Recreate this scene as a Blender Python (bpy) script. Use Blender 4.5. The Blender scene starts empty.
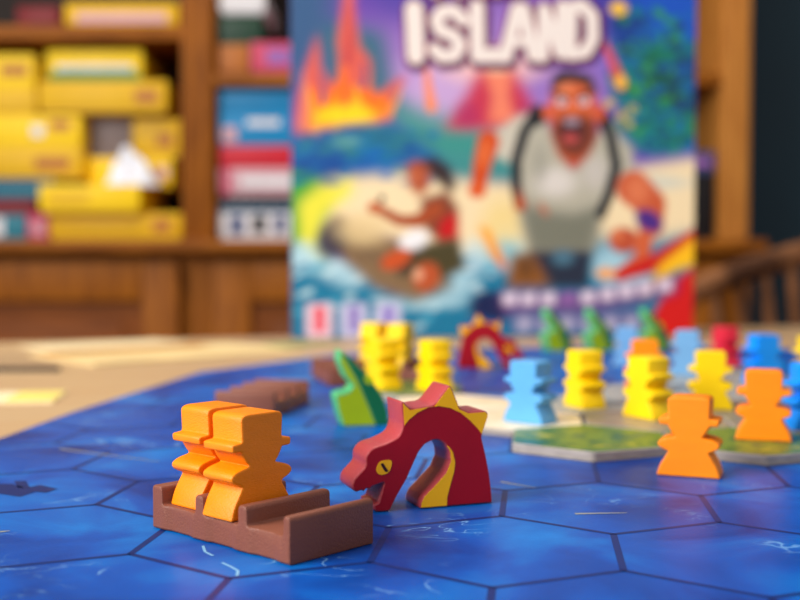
import bpy, bmesh, math, random
import numpy as np
from mathutils import Vector, Matrix
from mathutils.geometry import tessellate_polygon

random.seed(7)
rng = np.random.default_rng(7)
sc = bpy.context.scene
C = sc.collection
S = 0.01                 # centimetres to metres
TZ = 75.0                # height of the board's top above the floor, in cm
R = math.radians

def W(x, y, z):          # cm relative to the board top -> metres in the world
    return Vector((x * S, y * S, (z + TZ) * S))

# ------------------------------------------------------------------ camera
F = 1111.1
H = 5.6
PITCH = math.atan(42 / F)
cam = bpy.data.cameras.new('camera')
cam.lens = 50; cam.sensor_width = 36; cam.sensor_fit = 'HORIZONTAL'
cam.clip_start = 0.01; cam.clip_end = 50
cam.dof.use_dof = True
cam.dof.focus_distance = 0.228
cam.dof.aperture_fstop = 12.5
co = bpy.data.objects.new('camera', cam); C.objects.link(co)
co.location = W(0, 0, H)
co.rotation_euler = (R(90) - PITCH, 0, 0)
sc.camera = co

# ------------------------------------------------------------------ light
w = bpy.data.worlds.new('room_light'); sc.world = w; w.use_nodes = True
bg = w.node_tree.nodes['Background']
bg.inputs[0].default_value = (0.95, 0.95, 1.0, 1); bg.inputs[1].default_value = 0.55

def area(name, loc, target, sx, sy, power, col):
    l = bpy.data.lights.new(name, 'AREA'); l.shape = 'RECTANGLE'
    l.size = sx; l.size_y = sy; l.energy = power; l.color = col
    o = bpy.data.objects.new(name, l); C.objects.link(o)
    o.location = loc
    o.rotation_euler = (Vector(target) - Vector(loc)).to_track_quat('-Z', 'Y').to_euler()
    return o
area('window_daylight', (-1.25, -0.45, 1.65), (0.05, 0.4, 0.75), 1.0, 1.0, 52, (1.0, 0.97, 0.93))
area('shelf_fill_light', (-0.2, 1.0, 2.5), (-0.1, 1.9, 0.8), 0.9, 0.9, 17, (1.0, 0.88, 0.72))  # unseen area light added to brighten the bookcase shelves

vs = sc.view_settings
vs.view_transform = 'Standard'; vs.look = 'None'; vs.gamma = 1; vs.exposure = -0.05
vs.use_curve_mapping = False

# ------------------------------------------------------------------ helpers
def lin(c):
    r = []
    for v in c[:3]:
        v = v / 255.0
        r.append(v / 12.92 if v <= 0.04045 else ((v + 0.055) / 1.055) ** 2.4)
    return (*r, 1.0)

def mat(name, rgb, rough=0.5, bump=0.0, bscale=900, vary=0.0, vscale=60, spec=0.5, stretch=(1, 1, 1), rgb2=None, coat=0.0):
    m = bpy.data.materials.new(name); m.use_nodes = True
    nt = m.node_tree; N = nt.nodes; L = nt.links
    b = N['Principled BSDF']
    b.inputs['Roughness'].default_value = rough
    b.inputs['Specular IOR Level'].default_value = spec
    if coat:
        b.inputs['Coat Weight'].default_value = coat
        b.inputs['Coat Roughness'].default_value = 0.25
    tc = N.new('ShaderNodeTexCoord')
    mp = N.new('ShaderNodeMapping'); mp.inputs['Scale'].default_value = stretch
    L.new(tc.outputs['Object'], mp.inputs['Vector'])
    n = N.new('ShaderNodeTexNoise'); n.inputs['Scale'].default_value = vscale; n.inputs['Detail'].default_value = 5
    L.new(mp.outputs[0], n.inputs['Vector'])
    a = lin(rgb)
    if rgb2 is None:
        k = 1 - vary
        bcol = (a[0] * k, a[1] * k, a[2] * k, 1)
    else:
        bcol = lin(rgb2)
    cr = N.new('ShaderNodeValToRGB')
    cr.color_ramp.elements[0].position = 0.35; cr.color_ramp.elements[0].color = bcol
    cr.color_ramp.elements[1].position = 0.65; cr.color_ramp.elements[1].color = a
    L.new(n.outputs['Fac'], cr.inputs['Fac'])
    L.new(cr.outputs['Color'], b.inputs['Base Color'])
    if bump:
        n2 = N.new('ShaderNodeTexNoise'); n2.inputs['Scale'].default_value = bscale; n2.inputs['Detail'].default_value = 3
        L.new(mp.outputs[0], n2.inputs['Vector'])
        bp = N.new('ShaderNodeBump'); bp.inputs['Strength'].default_value = bump; bp.inputs['Distance'].default_value = 0.0006
        L.new(n2.outputs['Fac'], bp.inputs['Height'])
        L.new(bp.outputs['Normal'], b.inputs['Normal'])
    return m

def ramp_mat(name, stops, scale=60, detail=6, rough=0.5, dist=0.3, spec=0.5):
    m = bpy.data.materials.new(name); m.use_nodes = True
    nt = m.node_tree; N = nt.nodes; L = nt.links
    b = N['Principled BSDF']; b.inputs['Roughness'].default_value = rough
    b.inputs['Specular IOR Level'].default_value = spec
    tc = N.new('ShaderNodeTexCoord')
    n = N.new('ShaderNodeTexNoise'); n.inputs['Scale'].default_value = scale
    n.inputs['Detail'].default_value = detail; n.inputs['Distortion'].default_value = dist
    L.new(tc.outputs['Object'], n.inputs['Vector'])
    cr = N.new('ShaderNodeValToRGB'); el = cr.color_ramp.elements
    el[0].position = stops[0][0]; el[0].color = lin(stops[0][1])
    el[1].position = stops[-1][0]; el[1].color = lin(stops[-1][1])
    for p, c in stops[1:-1]:
        e = el.new(p); e.color = lin(c)
    L.new(n.outputs['Fac'], cr.inputs['Fac']); L.new(cr.outputs['Color'], b.inputs['Base Color'])
    return m

def link(name, me, mats, parent=None, loc=None, rotz=0.0):
    o = bpy.data.objects.new(name, me)
    if not isinstance(mats, (list, tuple)): mats = [mats]
    if len(me.materials) == 0:
        for m in mats: me.materials.append(m)
    C.objects.link(o)
    if parent is not None: o.parent = parent
    if loc is not None: o.location = loc
    o.rotation_euler = (0, 0, rotz)
    return o

def tag(o, label, cat, group=None):
    o['label'] = label; o['category'] = cat
    if group: o['group'] = group
    return o

def thing(name, label, cat, loc, rotz=0.0, group=None):
    o = bpy.data.objects.new(name, None); C.objects.link(o)
    o.empty_display_size = 0.02
    o.location = loc; o.rotation_euler = (0, 0, rotz)
    return tag(o, label, cat, group)

def mesh_of(verts, faces, fmat=None, smooth=40):
    me = bpy.data.meshes.new('mesh')
    me.from_pydata([(v[0] * S, v[1] * S, v[2] * S) for v in verts], [], faces)
    if fmat is not None:
        me.polygons.foreach_set('material_index', fmat)
    bm = bmesh.new(); bm.from_mesh(me)
    bmesh.ops.recalc_face_normals(bm, faces=bm.faces)
    bm.to_mesh(me); bm.free()
    if smooth:
        me.polygons.foreach_set('use_smooth', [True] * len(me.polygons))
        me.set_sharp_from_angle(angle=R(smooth))
    me.update()
    return me

def bm_mesh(bm, smooth=40):
    me = bpy.data.meshes.new('mesh')
    bmesh.ops.recalc_face_normals(bm, faces=bm.faces)
    bm.to_mesh(me); bm.free()
    if smooth:
        me.polygons.foreach_set('use_smooth', [True] * len(me.polygons))
        me.set_sharp_from_angle(angle=R(smooth))
    return me

def box_bm(bm, cx, cy, cz, sx, sy, sz, bev=0.0, rot=None):     # cm
    g = bmesh.ops.create_cube(bm, size=1)
    vs_ = g['verts']
    for v in vs_:
        v.co = Vector((v.co.x * sx, v.co.y * sy, v.co.z * sz)) * S
    mx_ = Matrix.Translation(Vector((cx, cy, cz)) * S)
    if rot is not None: mx_ = mx_ @ rot
    bmesh.ops.transform(bm, matrix=mx_, verts=vs_)
    if bev:
        es = list({e for v in vs_ for e in v.link_edges})
        bmesh.ops.bevel(bm, geom=es, offset=min(bev, 0.4 * min(sx, sy, sz)) * S, segments=2, affect='EDGES', profile=0.6)

def box_mesh(cx, cy, cz, sx, sy, sz, bev=0.0, rot=None):
    bm = bmesh.new(); box_bm(bm, cx, cy, cz, sx, sy, sz, bev, rot)
    return bm_mesh(bm)

def tube_mesh(pts, rad, n=10, rads=None):
    vs_, fs = [], []
    P = [Vector(p) for p in pts]
    for i, p in enumerate(P):
        t = (P[min(i + 1, len(P) - 1)] - P[max(i - 1, 0)]).normalized()
        up = Vector((0, 0, 1)) if abs(t.z) < 0.9 else Vector((0, 1, 0))
        a = t.cross(up).normalized(); b = t.cross(a)
        r = rads[i] if rads else rad
        ru, rv = r if isinstance(r, tuple) else (r, r)
        for k in range(n):
            an = 2 * math.pi * k / n
            vs_.append(p + a * ru * math.cos(an) + b * rv * math.sin(an))
    for i in range(len(P) - 1):
        for k in range(n):
            fs.append((i * n + k, i * n + (k + 1) % n, (i + 1) * n + (k + 1) % n, (i + 1) * n + k))
    fs.append(tuple(range(n))); fs.append(tuple((len(P) - 1) * n + k for k in range(n)))
    return mesh_of(vs_, fs)

def area2(p):
    return sum(p[i][0] * p[(i + 1) % len(p)][1] - p[(i + 1) % len(p)][0] * p[i][1] for i in range(len(p)))

def ccw(p):
    return list(p) if area2(p) > 0 else list(p)[::-1]

def round_poly(pts, r, n=4):
    out = []; m = len(pts)
    for i in range(m):
        p = Vector(pts[i][:2]); a = Vector(pts[i - 1][:2]); b = Vector(pts[(i + 1) % m][:2])
        rr = pts[i][2] if len(pts[i]) > 2 else r
        da, db = a - p, b - p
        ka = min(rr, da.length * 0.45); kb = min(rr, db.length * 0.45)
        if rr <= 0 or da.length < 1e-6 or db.length < 1e-6 or da.angle(db) > R(172):
            out.append((p.x, p.y)); continue
        s, e = p + da.normalized() * ka, p + db.normalized() * kb
        for k in range(n + 1):
            t = k / n
            q = s * (1 - t) ** 2 + p * 2 * t * (1 - t) + e * t * t
            out.append((q.x, q.y))
    return out

def inset(p, d):
    m = len(p); out = []
    for i in range(m):
        a = Vector(p[i - 1]); b = Vector(p[i]); c = Vector(p[(i + 1) % m])
        e1 = (b - a); e2 = (c - b)
        if e1.length < 1e-7: e1 = e2
        if e2.length < 1e-7: e2 = e1
        n1 = Vector((-e1.y, e1.x)).normalized(); n2 = Vector((-e2.y, e2.x)).normalized()
        nn = n1 + n2
        if nn.length < 1e-4: nn = n1
        nn.normalize()
        k = d / max(0.5, nn.dot(n1))
        q = b + nn * k
        out.append(q)
    for _ in range(12):                     # edges that turned round at tight corners collapse
        bad = False
        for i in range(m):
            j = (i + 1) % m
            e0 = Vector(p[j]) - Vector(p[i])
            if (out[j] - out[i]).dot(e0) < -1e-12:
                mid_ = (out[i] + out[j]) / 2; out[i] = mid_.copy(); out[j] = mid_.copy(); bad = True
        if not bad: break
    return [(q.x, q.y) for q in out]

def fill(p):
    """triangles of a concave outline"""
    n = len(p); keep = []
    for i in range(n):
        if not keep or (abs(p[i][0] - p[keep[-1]][0]) + abs(p[i][1] - p[keep[-1]][1])) > 1e-6: keep.append(i)
    tri = tessellate_polygon([[Vector((p[i][0], p[i][1], 0)) for i in keep]])
    return [tuple(keep[k] for k in t_) for t_ in tri]

def plate(profile, t, bev=0.05):
    """a profile in the x-z plane sawn from a board t thick, its rims eased"""
    p = ccw(profile); n = len(p)
    rings = [(bev, -t / 2), (bev * 0.3, -t / 2 + bev * 0.3), (0, -t / 2 + bev),
             (0, t / 2 - bev), (bev * 0.3, t / 2 - bev * 0.3), (bev, t / 2)]
    vs_ = []; fs = []
    for d, y in rings:
        q = inset(p, d) if d else p
        vs_ += [(a, y, b) for a, b in q]
    for r in range(len(rings) - 1):
        for i in range(n):
            j = (i + 1) % n
            fs.append((r * n + i, r * n + j, (r + 1) * n + j, (r + 1) * n + i))
    tri = fill(inset(p, bev))
    fs += [t_[::-1] for t_ in tri] + [tuple((len(rings) - 1) * n + i for i in t_) for t_ in tri]
    me = mesh_of(vs_, fs)
    for f_ in me.polygons:               # the sawn faces stay flat
        if len(f_.vertices) == 3: f_.use_smooth = False
    return me

def decal(profiles, t, th=0.012, back=True):
    vs_, fs = [], []
    for pr in profiles:
        p = ccw(pr); n = len(p)
        for sgn in ((-1, 1) if back else (-1,)):
            b = len(vs_)
            vs_ += [(a, sgn * t / 2, c) for a, c in p] + [(a, sgn * (t / 2 + th), c) for a, c in p]
            fs += [tuple(b + n + i for i in t_) for t_ in fill(p)]
            for i in range(n):
                j = (i + 1) % n
                fs.append((b + i, b + j, b + n + j, b + n + i))
    return mesh_of(vs_, fs, smooth=0)

def ray(px, py):
    x, yv = (px - 400) / F, -(py - 300) / F
    c, s = math.cos(PITCH), math.sin(PITCH)
    return Vector((x, c + yv * s, -s + yv * c))

def ground(px, py, z=0.0):
    d = ray(px, py)
    k = (z - H) / d.z
    return Vector((d.x * k, d.y * k, z))

def at(px, dist, z):                    # a point at a given distance whose picture column is px
    d = ray(px, 300)
    return Vector((d.x / d.y * dist, dist, z))

def on_plane(px, py, org, ang):
    """local (u, z) of a picture point on the upright plane through org turned by ang"""
    nrm = Vector((math.sin(ang), -math.cos(ang), 0)); u = Vector((math.cos(ang), math.sin(ang), 0))
    d = ray(px, py); o = Vector((0, 0, H))
    k = (Vector(org) - o).dot(nrm) / d.dot(nrm)
    q = o + d * k - Vector(org)
    return (q.dot(u), q.z)

# ------------------------------------------------------------------ materials
M = {}
def painted(key, rgb, **k):
    a = dict(rough=0.42, bump=0.2, bscale=2600, vary=0.08, vscale=120, spec=0.3)
    a.update(k)
    M[key] = mat(key, rgb, **a)
painted('orange_wood', (255, 138, 0), bump=0.3, bscale=1500, stretch=(1, 1, 3))
painted('yellow_wood', (250, 208, 0))
painted('sky_blue_wood', (92, 168, 224))
painted('bright_blue_wood', (0, 140, 245))
painted('pale_blue_wood', (112, 166, 212))
painted('red_wood', (225, 40, 60))
painted('dark_red_paint', (162, 0, 22), rough=0.45, bump=0.1)
painted('rose_red_wood', (172, 62, 66), rough=0.36, bump=0.3, bscale=1800, spec=0.6)
painted('brown_wood', (128, 74, 56), rough=0.42, bump=0.25)
painted('green_wood', (84, 180, 118))
painted('dark_green_paint', (10, 105, 62))
painted('lime_paint', (165, 188, 8))
painted('amber_paint', (255, 184, 8), bump=0.1)
painted('dark_paint', (60, 14, 20), bump=0.0)
M['card_edge'] = mat('card_edge', (164, 154, 146), 0.8, vary=0.25, vscale=200, stretch=(1, 1, 6))
M['grass_print'] = ramp_mat('grass_print', [(0.3, (10, 100, 105)), (0.42, (40, 96, 50)), (0.5, (104, 132, 44)), (0.58, (50, 100, 40)), (0.68, (196, 186, 50))], 62, 6, 0.4, 0.8)
M['sand_print'] = ramp_mat('sand_print', [(0.3, (214, 190, 150)), (0.5, (236, 218, 184)), (0.7, (245, 232, 204))], 30, 5, 0.45)
M['rock_print'] = ramp_mat('rock_print', [(0.3, (88, 96, 100)), (0.45, (140, 148, 150)), (0.58, (170, 168, 160)), (0.7, (96, 104, 92))], 45, 6, 0.4, 0.6)
M['dirt_print'] = ramp_mat('dirt_print', [(0.3, (80, 72, 70)), (0.5, (150, 132, 112)), (0.7, (112, 116, 104))], 45, 6, 0.4, 0.6)

def board_material():
    m = bpy.data.materials.new('ocean_print'); m.use_nodes = True
    nt = m.node_tree; N = nt.nodes; L = nt.links
    b = N['Principled BSDF']; b.inputs['Roughness'].default_value = 0.36; b.inputs['Specular IOR Level'].default_value = 0.14
    tc = N.new('ShaderNodeTexCoord')
    n = N.new('ShaderNodeTexNoise'); n.inputs['Scale'].default_value = 26; n.inputs['Detail'].default_value = 7
    n.inputs['Distortion'].default_value = 0.7
    L.new(tc.outputs['Object'], n.inputs['Vector'])
    cr = N.new('ShaderNodeValToRGB'); el = cr.color_ramp.elements
    el[0].position = 0.3; el[0].color = lin((0, 46, 122))
    el[1].position = 0.74; el[1].color = lin((0, 124, 204))
    e = el.new(0.5); e.color = lin((0, 78, 168))
    L.new(n.outputs['Fac'], cr.inputs['Fac'])
    # sparse pale wavelets: thin contour lines of a stretched noise, kept in patches
    mp = N.new('ShaderNodeMapping'); mp.inputs['Scale'].default_value = (1, 1.6, 1); mp.inputs['Rotation'].default_value = (0, 0, 0.5)
    L.new(tc.outputs['Object'], mp.inputs['Vector'])
    n2 = N.new('ShaderNodeTexNoise'); n2.inputs['Scale'].default_value = 55; n2.inputs['Detail'].default_value = 3; n2.inputs['Distortion'].default_value = 1.2
    L.new(mp.outputs[0], n2.inputs['Vector'])
    c2 = N.new('ShaderNodeValToRGB'); e2 = c2.color_ramp.elements
    e2[0].position = 0.485; e2[0].color = (0, 0, 0, 1)
    e2[1].position = 0.515; e2[1].color = (0, 0, 0, 1)
    q = e2.new(0.5); q.color = (1, 1, 1, 1)
    L.new(n2.outputs['Fac'], c2.inputs['Fac'])
    n3 = N.new('ShaderNodeTexNoise'); n3.inputs['Scale'].default_value = 34; n3.inputs['Detail'].default_value = 2
    L.new(tc.outputs['Object'], n3.inputs['Vector'])
    c3 = N.new('ShaderNodeValToRGB'); c3.color_ramp.elements[0].position = 0.55; c3.color_ramp.elements[1].position = 0.68
    L.new(n3.outputs['Fac'], c3.inputs['Fac'])
    mu = N.new('ShaderNodeMath'); mu.operation = 'MULTIPLY'
    L.new(c2.outputs['Color'], mu.inputs[0]); L.new(c3.outputs['Color'], mu.inputs[1])
    mu2 = N.new('ShaderNodeMath'); mu2.operation = 'MULTIPLY'; mu2.inputs[1].default_value = 0.6
    L.new(mu.outputs[0], mu2.inputs[0])
    mx = N.new('ShaderNodeMix'); mx.data_type = 'RGBA'
    L.new(mu2.outputs[0], mx.inputs['Factor'])
    L.new(cr.outputs['Color'], mx.inputs['A']); mx.inputs['B'].default_value = lin((150, 205, 240))
    L.new(mx.outputs['Result'], b.inputs['Base Color'])
    n4 = N.new('ShaderNodeTexNoise'); n4.inputs['Scale'].default_value = 1500
    L.new(tc.outputs['Object'], n4.inputs['Vector'])
    bp = N.new('ShaderNodeBump'); bp.inputs['Strength'].default_value = 0.12; bp.inputs['Distance'].default_value = 0.0003
    L.new(n4.outputs['Fac'], bp.inputs['Height']); L.new(bp.outputs['Normal'], b.inputs['Normal'])
    return m
M['ocean_print'] = board_material()
M['hex_line_print'] = mat('hex_line_print', (2, 40, 104), 0.4, spec=0.2)
M['silhouette_print'] = mat('silhouette_print', (2, 38, 100), 0.4, spec=0.2)
M['pale_print'] = mat('pale_print', (150, 150, 130), 0.4)
M['foam_print'] = mat('foam_print', (120, 180, 220), 0.4)
M['table_wood'] = mat('table_wood', (194, 164, 124), 0.45, 0.15, 300, 0.0, 14, stretch=(1, 12, 1), rgb2=(188, 150, 108))
def wood(key, a, b_, st=(1, 1, 8), sc_=12, rough=0.55):
    M[key] = mat(key, a, rough, 0.1, 200, 0, sc_, stretch=st, rgb2=b_, spec=0.2)
wood('case_wood', (160, 92, 10), (122, 64, 2), (10, 10, 1))
wood('case_wood_level', (160, 92, 10), (118, 62, 2), (1, 10, 10))
wood('post_wood', (204, 138, 62), (176, 110, 44), (10, 10, 1))
wood('panel_wood', (136, 72, 18), (104, 52, 12), (1, 10, 10))
wood('chair_wood', (168, 112, 70), (78, 46, 26), (1, 1, 1), 16)
M['case_back'] = mat('case_back', (36, 24, 16), 0.7, vary=0.2)
M['wall_paint'] = mat('wall_paint', (0, 44, 58), 0.7, vary=0.15, vscale=4)
M['floor_wood'] = mat('floor_wood', (110, 74, 48), 0.45, 0.1, 200, 0, 8, stretch=(1, 10, 1), rgb2=(84, 54, 32))
M['metal_dark'] = mat('metal_dark', (60, 48, 36), 0.35)

# ------------------------------------------------------------------ the room
o = link('floor', box_mesh(0, 0, -1, 560, 560, 2), M['floor_wood'], loc=Vector((0, 0.4, 0))); o['kind'] = 'structure'
o = link('wall_back', box_mesh(0, 0, 130, 560, 8, 260), M['wall_paint'], loc=Vector((0, 2.42, 0))); o['kind'] = 'structure'
o = link('baseboard_back', box_mesh(0, 0, 5, 560, 1.6, 10, 0.3), M['panel_wood'], loc=Vector((0, 2.372, 0))); o['kind'] = 'structure'

# ------------------------------------------------------------------ table
TA = math.atan(0.30)
T_TOP = -0.25                                   # the board is a quarter of a centimetre thick
TW, TD = 190, 110
far = Vector((-27, 77.5, 0)); du = Vector((math.cos(TA), math.sin(TA), 0)); dv = Vector((-math.sin(TA), math.cos(TA), 0))
tc_ = far + du * 38 - dv * (TD / 2)
t = thing('table', 'pale wooden table with the blue game board on it', 'table', W(tc_.x, tc_.y, -TZ), TA)
hz = TZ + T_TOP
link('tabletop', box_mesh(0, 0, hz - 1.5, TW, TD, 3.0, 0.3), M['table_wood'], t)
for sx in (-1, 1):
    for sy in (-1, 1):
        link('leg', box_mesh(sx * (TW / 2 - 7), sy * (TD / 2 - 7), (hz - 3) / 2, 7, 7, hz - 3, 0.4), M['table_wood'], t)
for sy in (-1, 1):
    link('apron', box_mesh(0, sy * (TD / 2 - 7), hz - 7.5, TW - 21, 2.4, 9, 0.2), M['table_wood'], t)
for sx in (-1, 1):
    link('apron', box_mesh(sx * (TW / 2 - 7), 0, hz - 7.5, 2.4, TD - 21, 9, 0.2), M['table_wood'], t)

# ------------------------------------------------------------------ bookcase
D0 = 200.0
def bx(px): return (px - 400) / F * D0
def bz(py): return H - (py - 258) / F * D0
bc = thing('bookcase', 'large oak bookcase with game boxes over panelled cupboards', 'bookcase', W(0, D0, -TZ))
def bcl(z): return z + TZ
XL0, XL1, XR0, XR1 = bx(183) - 92, bx(183), bx(720), bx(748)
PXL = bx(215)
TOPZ = 112
ledge = bz(240)
dep = 33
for a, b_, key in ((XL0 - 6, XL0, 'case_wood'), (XL1, PXL, 'case_wood'), (XR0, XR1, 'post_wood')):
    link('upright', box_mesh((a + b_) / 2, dep / 2, bcl((ledge + TOPZ) / 2), b_ - a, dep, TOPZ - ledge, 0.3), M[key], bc)
    for k in (-0.25, 0.25):      # the fluted face of an upright
        f_ = link('flute', box_mesh((a + b_) / 2 + k * (b_ - a), -0.3, bcl((ledge + TOPZ) / 2), (b_ - a) * 0.22, 0.6, TOPZ - ledge - 2, 0.25), M[key], bc)
link('back_panel', box_mesh((XL0 + XR1) / 2, dep + 0.6, bcl((ledge + TOPZ) / 2), XR1 - XL0, 1.2, TOPZ - ledge), M['case_back'], bc)
link('worktop', box_mesh((XL0 + XR1) / 2, dep / 2 - 2.5, bcl(ledge - 1.1), XR1 - XL0 + 4, dep + 5, 2.2, 0.5), M['case_wood_level'], bc)
link('cornice', box_mesh((XL0 + XR1) / 2, dep / 2 - 1, bcl(TOPZ + 2), XR1 - XL0 + 16, dep + 4, 4, 0.6), M['case_wood_level'], bc)
def shelf(a, b_, ytop, ybot):
    zt, zb = bz(ytop), bz(ybot)
    link('shelf', box_mesh((a + b_) / 2, dep / 2, bcl((zt + zb) / 2), b_ - a, dep, zt - zb, 0.2), M['case_wood_level'], bc)
    return zt
sh_left = shelf(XL0, XL1, 27, 41)
shelf(XL0, XL1, -190, -177)
sh_right = shelf(PXL, XR0, 74, 86)
shelf(PXL, XR0, -130, -118)
# base cupboards
base_front = -3.5
zb1 = ledge - 2.2
link('carcass', box_mesh((XL0 + XR1) / 2, dep / 2 + 0.5, (zb1 + TZ) / 2, XR1 - XL0 + 1, dep - 1, zb1 + TZ), M['case_wood'], bc)
def door(a, b_):
    zt, zb = bz(262), -TZ + 12
    cx, wd, cz, ht = (a + b_) / 2, b_ - a, (zt + zb) / 2, zt - zb
    bm = bmesh.new()
    rail, stile = bz(262) - bz(301), 6.6
    box_bm(bm, cx, -1.2, bcl(zt - rail / 2), wd - 2 * stile - 0.1, 2.3, rail, 0.4)
    box_bm(bm, cx, -1.2, bcl(zb + 5), wd - 2 * stile - 0.1, 2.3, 10, 0.4)
    for s_ in (-1, 1):
        box_bm(bm, cx + s_ * (wd / 2 - stile / 2), -1.2, bcl(cz), stile, 2.4, ht, 0.4)
    d_ = link('door', bm_mesh(bm), M['case_wood'], bc)
    bm = bmesh.new()
    box_bm(bm, cx, -0.4, bcl(zb + 10 + (ht - rail - 10) / 2), wd - 2 * stile, 0.8, ht - rail - 10)
    box_bm(bm, cx, -0.9, bcl(zb + 10 + (ht - rail - 10) / 2), wd - 2 * stile - 7, 1.0, ht - rail - 17, 0.45)
    link('panel', bm_mesh(bm), M['panel_wood'], d_)
    bm = bmesh.new(); bmesh.ops.create_uvsphere(bm, u_segments=14, v_segments=10, radius=1.3 * S)
    bmesh.ops.translate(bm, verts=bm.verts, vec=Vector((b_ - 3.2, -3.4, bcl(cz))) * S)
    link('knob', bm_mesh(bm), M['metal_dark'], d_)
door(XL0 + 0.5, (XL0 + XL1) / 2 - 8)
door((XL0 + XL1) / 2 - 7.4, bx(181))
mid = (PXL + XR0) / 2
door(bx(216), mid - 0.4); door(mid + 0.4, XR0 - 0.5)

# game boxes on the shelves -----------------------------------------------
def box_paint(key, rgb): M[key] = mat(key, rgb, 0.45, vary=0.06, vscale=40, spec=0.25)
for key, rgb in (('yellow_card', (250, 208, 0)), ('gold_card', (226, 178, 0)), ('teal_card', (40, 120, 140)), ('navy_card', (10, 72, 104)),
                 ('red_card', (200, 20, 44)), ('dark_red_card', (120, 20, 26)), ('cyan_card', (0, 132, 190)), ('pink_card', (206, 160, 170)),
                 ('white_card', (220, 218, 222)), ('grey_card', (130, 116, 116)), ('forest_card', (30, 62, 46)), ('green_card', (60, 130, 50)),
                 ('lilac_card', (150, 96, 170)), ('tan_card', (176, 104, 40)), ('slate_card', (60, 76, 120)), ('black_card', (26, 24, 26)), ('rose_card', (196, 60, 96))):
    box_paint(key, rgb)
def game_box(x0, y0, x1, y1, key, label, group, depth=24, prints=(), out=0.0, base=None, lid=None, turn=0.0, dist=None):
    """a lidded game box lying on its shelf; x0..y1 is its front as seen"""
    d_ = (dist or (D0 + 2.5)) - out
    k = d_ / F
    xa, xb = (x0 - 400) * k, (x1 - 400) * k
    zt, zb = H - (y0 - 258) * k, H - (y1 - 258) * k
    if base is not None:
        zt += base - zb; zb = base
    xa = max(xa, (PXL if xa > XL1 else XL0) + 0.4); xb = min(xb, (XR0 if xa > XL1 else XL1) - 0.4)
    zb += 0.04; zt += 0.04
    wd, ht = xb - xa, zt - zb
    g = thing('game_box', label, 'game box', W((xa + xb) / 2, d_ + depth / 2, zb), turn, group)
    link('lid', box_mesh(0, 0, ht * 0.56, wd, depth, ht * 0.88, 0.12), M[lid or key], g)
    link('tray', box_mesh(0, 0, ht * 0.06, wd - 0.5, depth - 0.5, ht * 0.12), M[key], g)
    for (u0, u1, v0, v1, pk) in prints:
        link('side_print', box_mesh(wd * ((u0 + u1) / 2 - 0.5), -depth / 2 - 0.02, ht * (v0 + v1) / 2, wd * (u1 - u0), 0.06, ht * (v1 - v0)), M[pk], g)
    return zt
L0 = ledge
GY = 'game boxes on the left shelves'
z = game_box(-30, 213, 27, 238, 'teal_card', 'teal game box with a red end at the bottom left of the shelf', GY, base=L0, prints=((0.1, 0.6, 0.15, 0.9, 'white_card'),))
z1 = game_box(28, 212, 49, 238, 'rose_card', 'small red game box beside the long bottom yellow box', GY, base=L0, prints=((0.25, 0.75, 0.2, 0.7, 'pink_card'),), depth=20)
za = game_box(50, 211, 182, 238, 'gold_card', 'long yellow game box at the very bottom beside the oak upright', GY, base=L0, prints=((0.78, 0.92, 0.3, 0.75, 'tan_card'),))
z = game_box(-35, 198, 36, 213, 'dark_red_card', 'thin dark red game box under the blue one at far left', GY, base=z)
z = game_box(-30, 176, 54, 197, 'navy_card', 'dark blue game box under the stack of yellow boxes at far left', GY, base=z, prints=((0.3, 0.85, 0.2, 0.6, 'teal_card'),), depth=22)
z = game_box(-40, 144, 83, 173, 'gold_card', 'yellow game box resting on the dark blue box', GY, base=z, prints=((0.62, 0.9, 0.3, 0.7, 'tan_card'),))
z = game_box(-40, 108, 82, 141, 'yellow_card', 'thick yellow game box with a pale round print, third in the left stack', GY, base=z, prints=((0.6, 0.7, 0.35, 0.7, 'white_card'), (0.75, 0.92, 0.55, 0.85, 'tan_card')))
z = game_box(-30, 82, 38, 106, 'gold_card', 'yellow game box second from the top of the far left stack', GY, base=z)
z = game_box(-30, 44, 37, 80, 'yellow_card', 'short yellow game box topmost of the far left stack', GY, base=z, prints=((0.5, 0.9, 0.4, 0.7, 'tan_card'),))
zb = game_box(40, 184, 140, 211, 'yellow_card', 'bright yellow game box jutting forward under the white cloth', GY, base=za, out=3, prints=((0.1, 0.5, 0.3, 0.7, 'gold_card'),))
zc = game_box(88, 167, 173, 196, 'yellow_card', 'yellow game box with the white cloth lying in front', GY, base=zb, depth=18, dist=D0 + 6, prints=((0.8, 0.95, 0.3, 0.7, 'pink_card'),))
zd = game_box(86, 118, 133, 160, 'grey_card', 'mauve grey game box between two yellow stacks', GY, base=zc, depth=18, dist=D0 + 8)
zd2 = game_box(134, 122, 181, 160, 'gold_card', 'small yellow game box touching the oak upright', GY, base=zc, depth=18, dist=D0 + 6, prints=((0.5, 0.85, 0.3, 0.6, 'tan_card'),))
ze = game_box(41, 80, 168, 111, 'gold_card', 'wide yellow game box under the green and yellow one', GY, base=max(zd, zd2), prints=((0.75, 0.93, 0.3, 0.7, 'tan_card'),))
game_box(49, 50, 144, 80, 'green_card', 'yellow game box with a green lower edge topmost in the bay', GY, base=ze, lid='yellow_card', prints=((0.04, 0.96, 0.1, 0.3, 'green_card'), (0.1, 0.9, 0.32, 0.5, 'white_card')))
game_box(68, 3, 180, 27, 'gold_card', 'yellow game box with a pale print on the upper left shelf', GY, base=sh_left, prints=((0.1, 0.9, 0.2, 0.6, 'pink_card'),))
game_box(20, 6, 62, 27, 'dark_red_card', 'dark red game box on the upper left shelf', GY, base=sh_left, depth=16)
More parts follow.
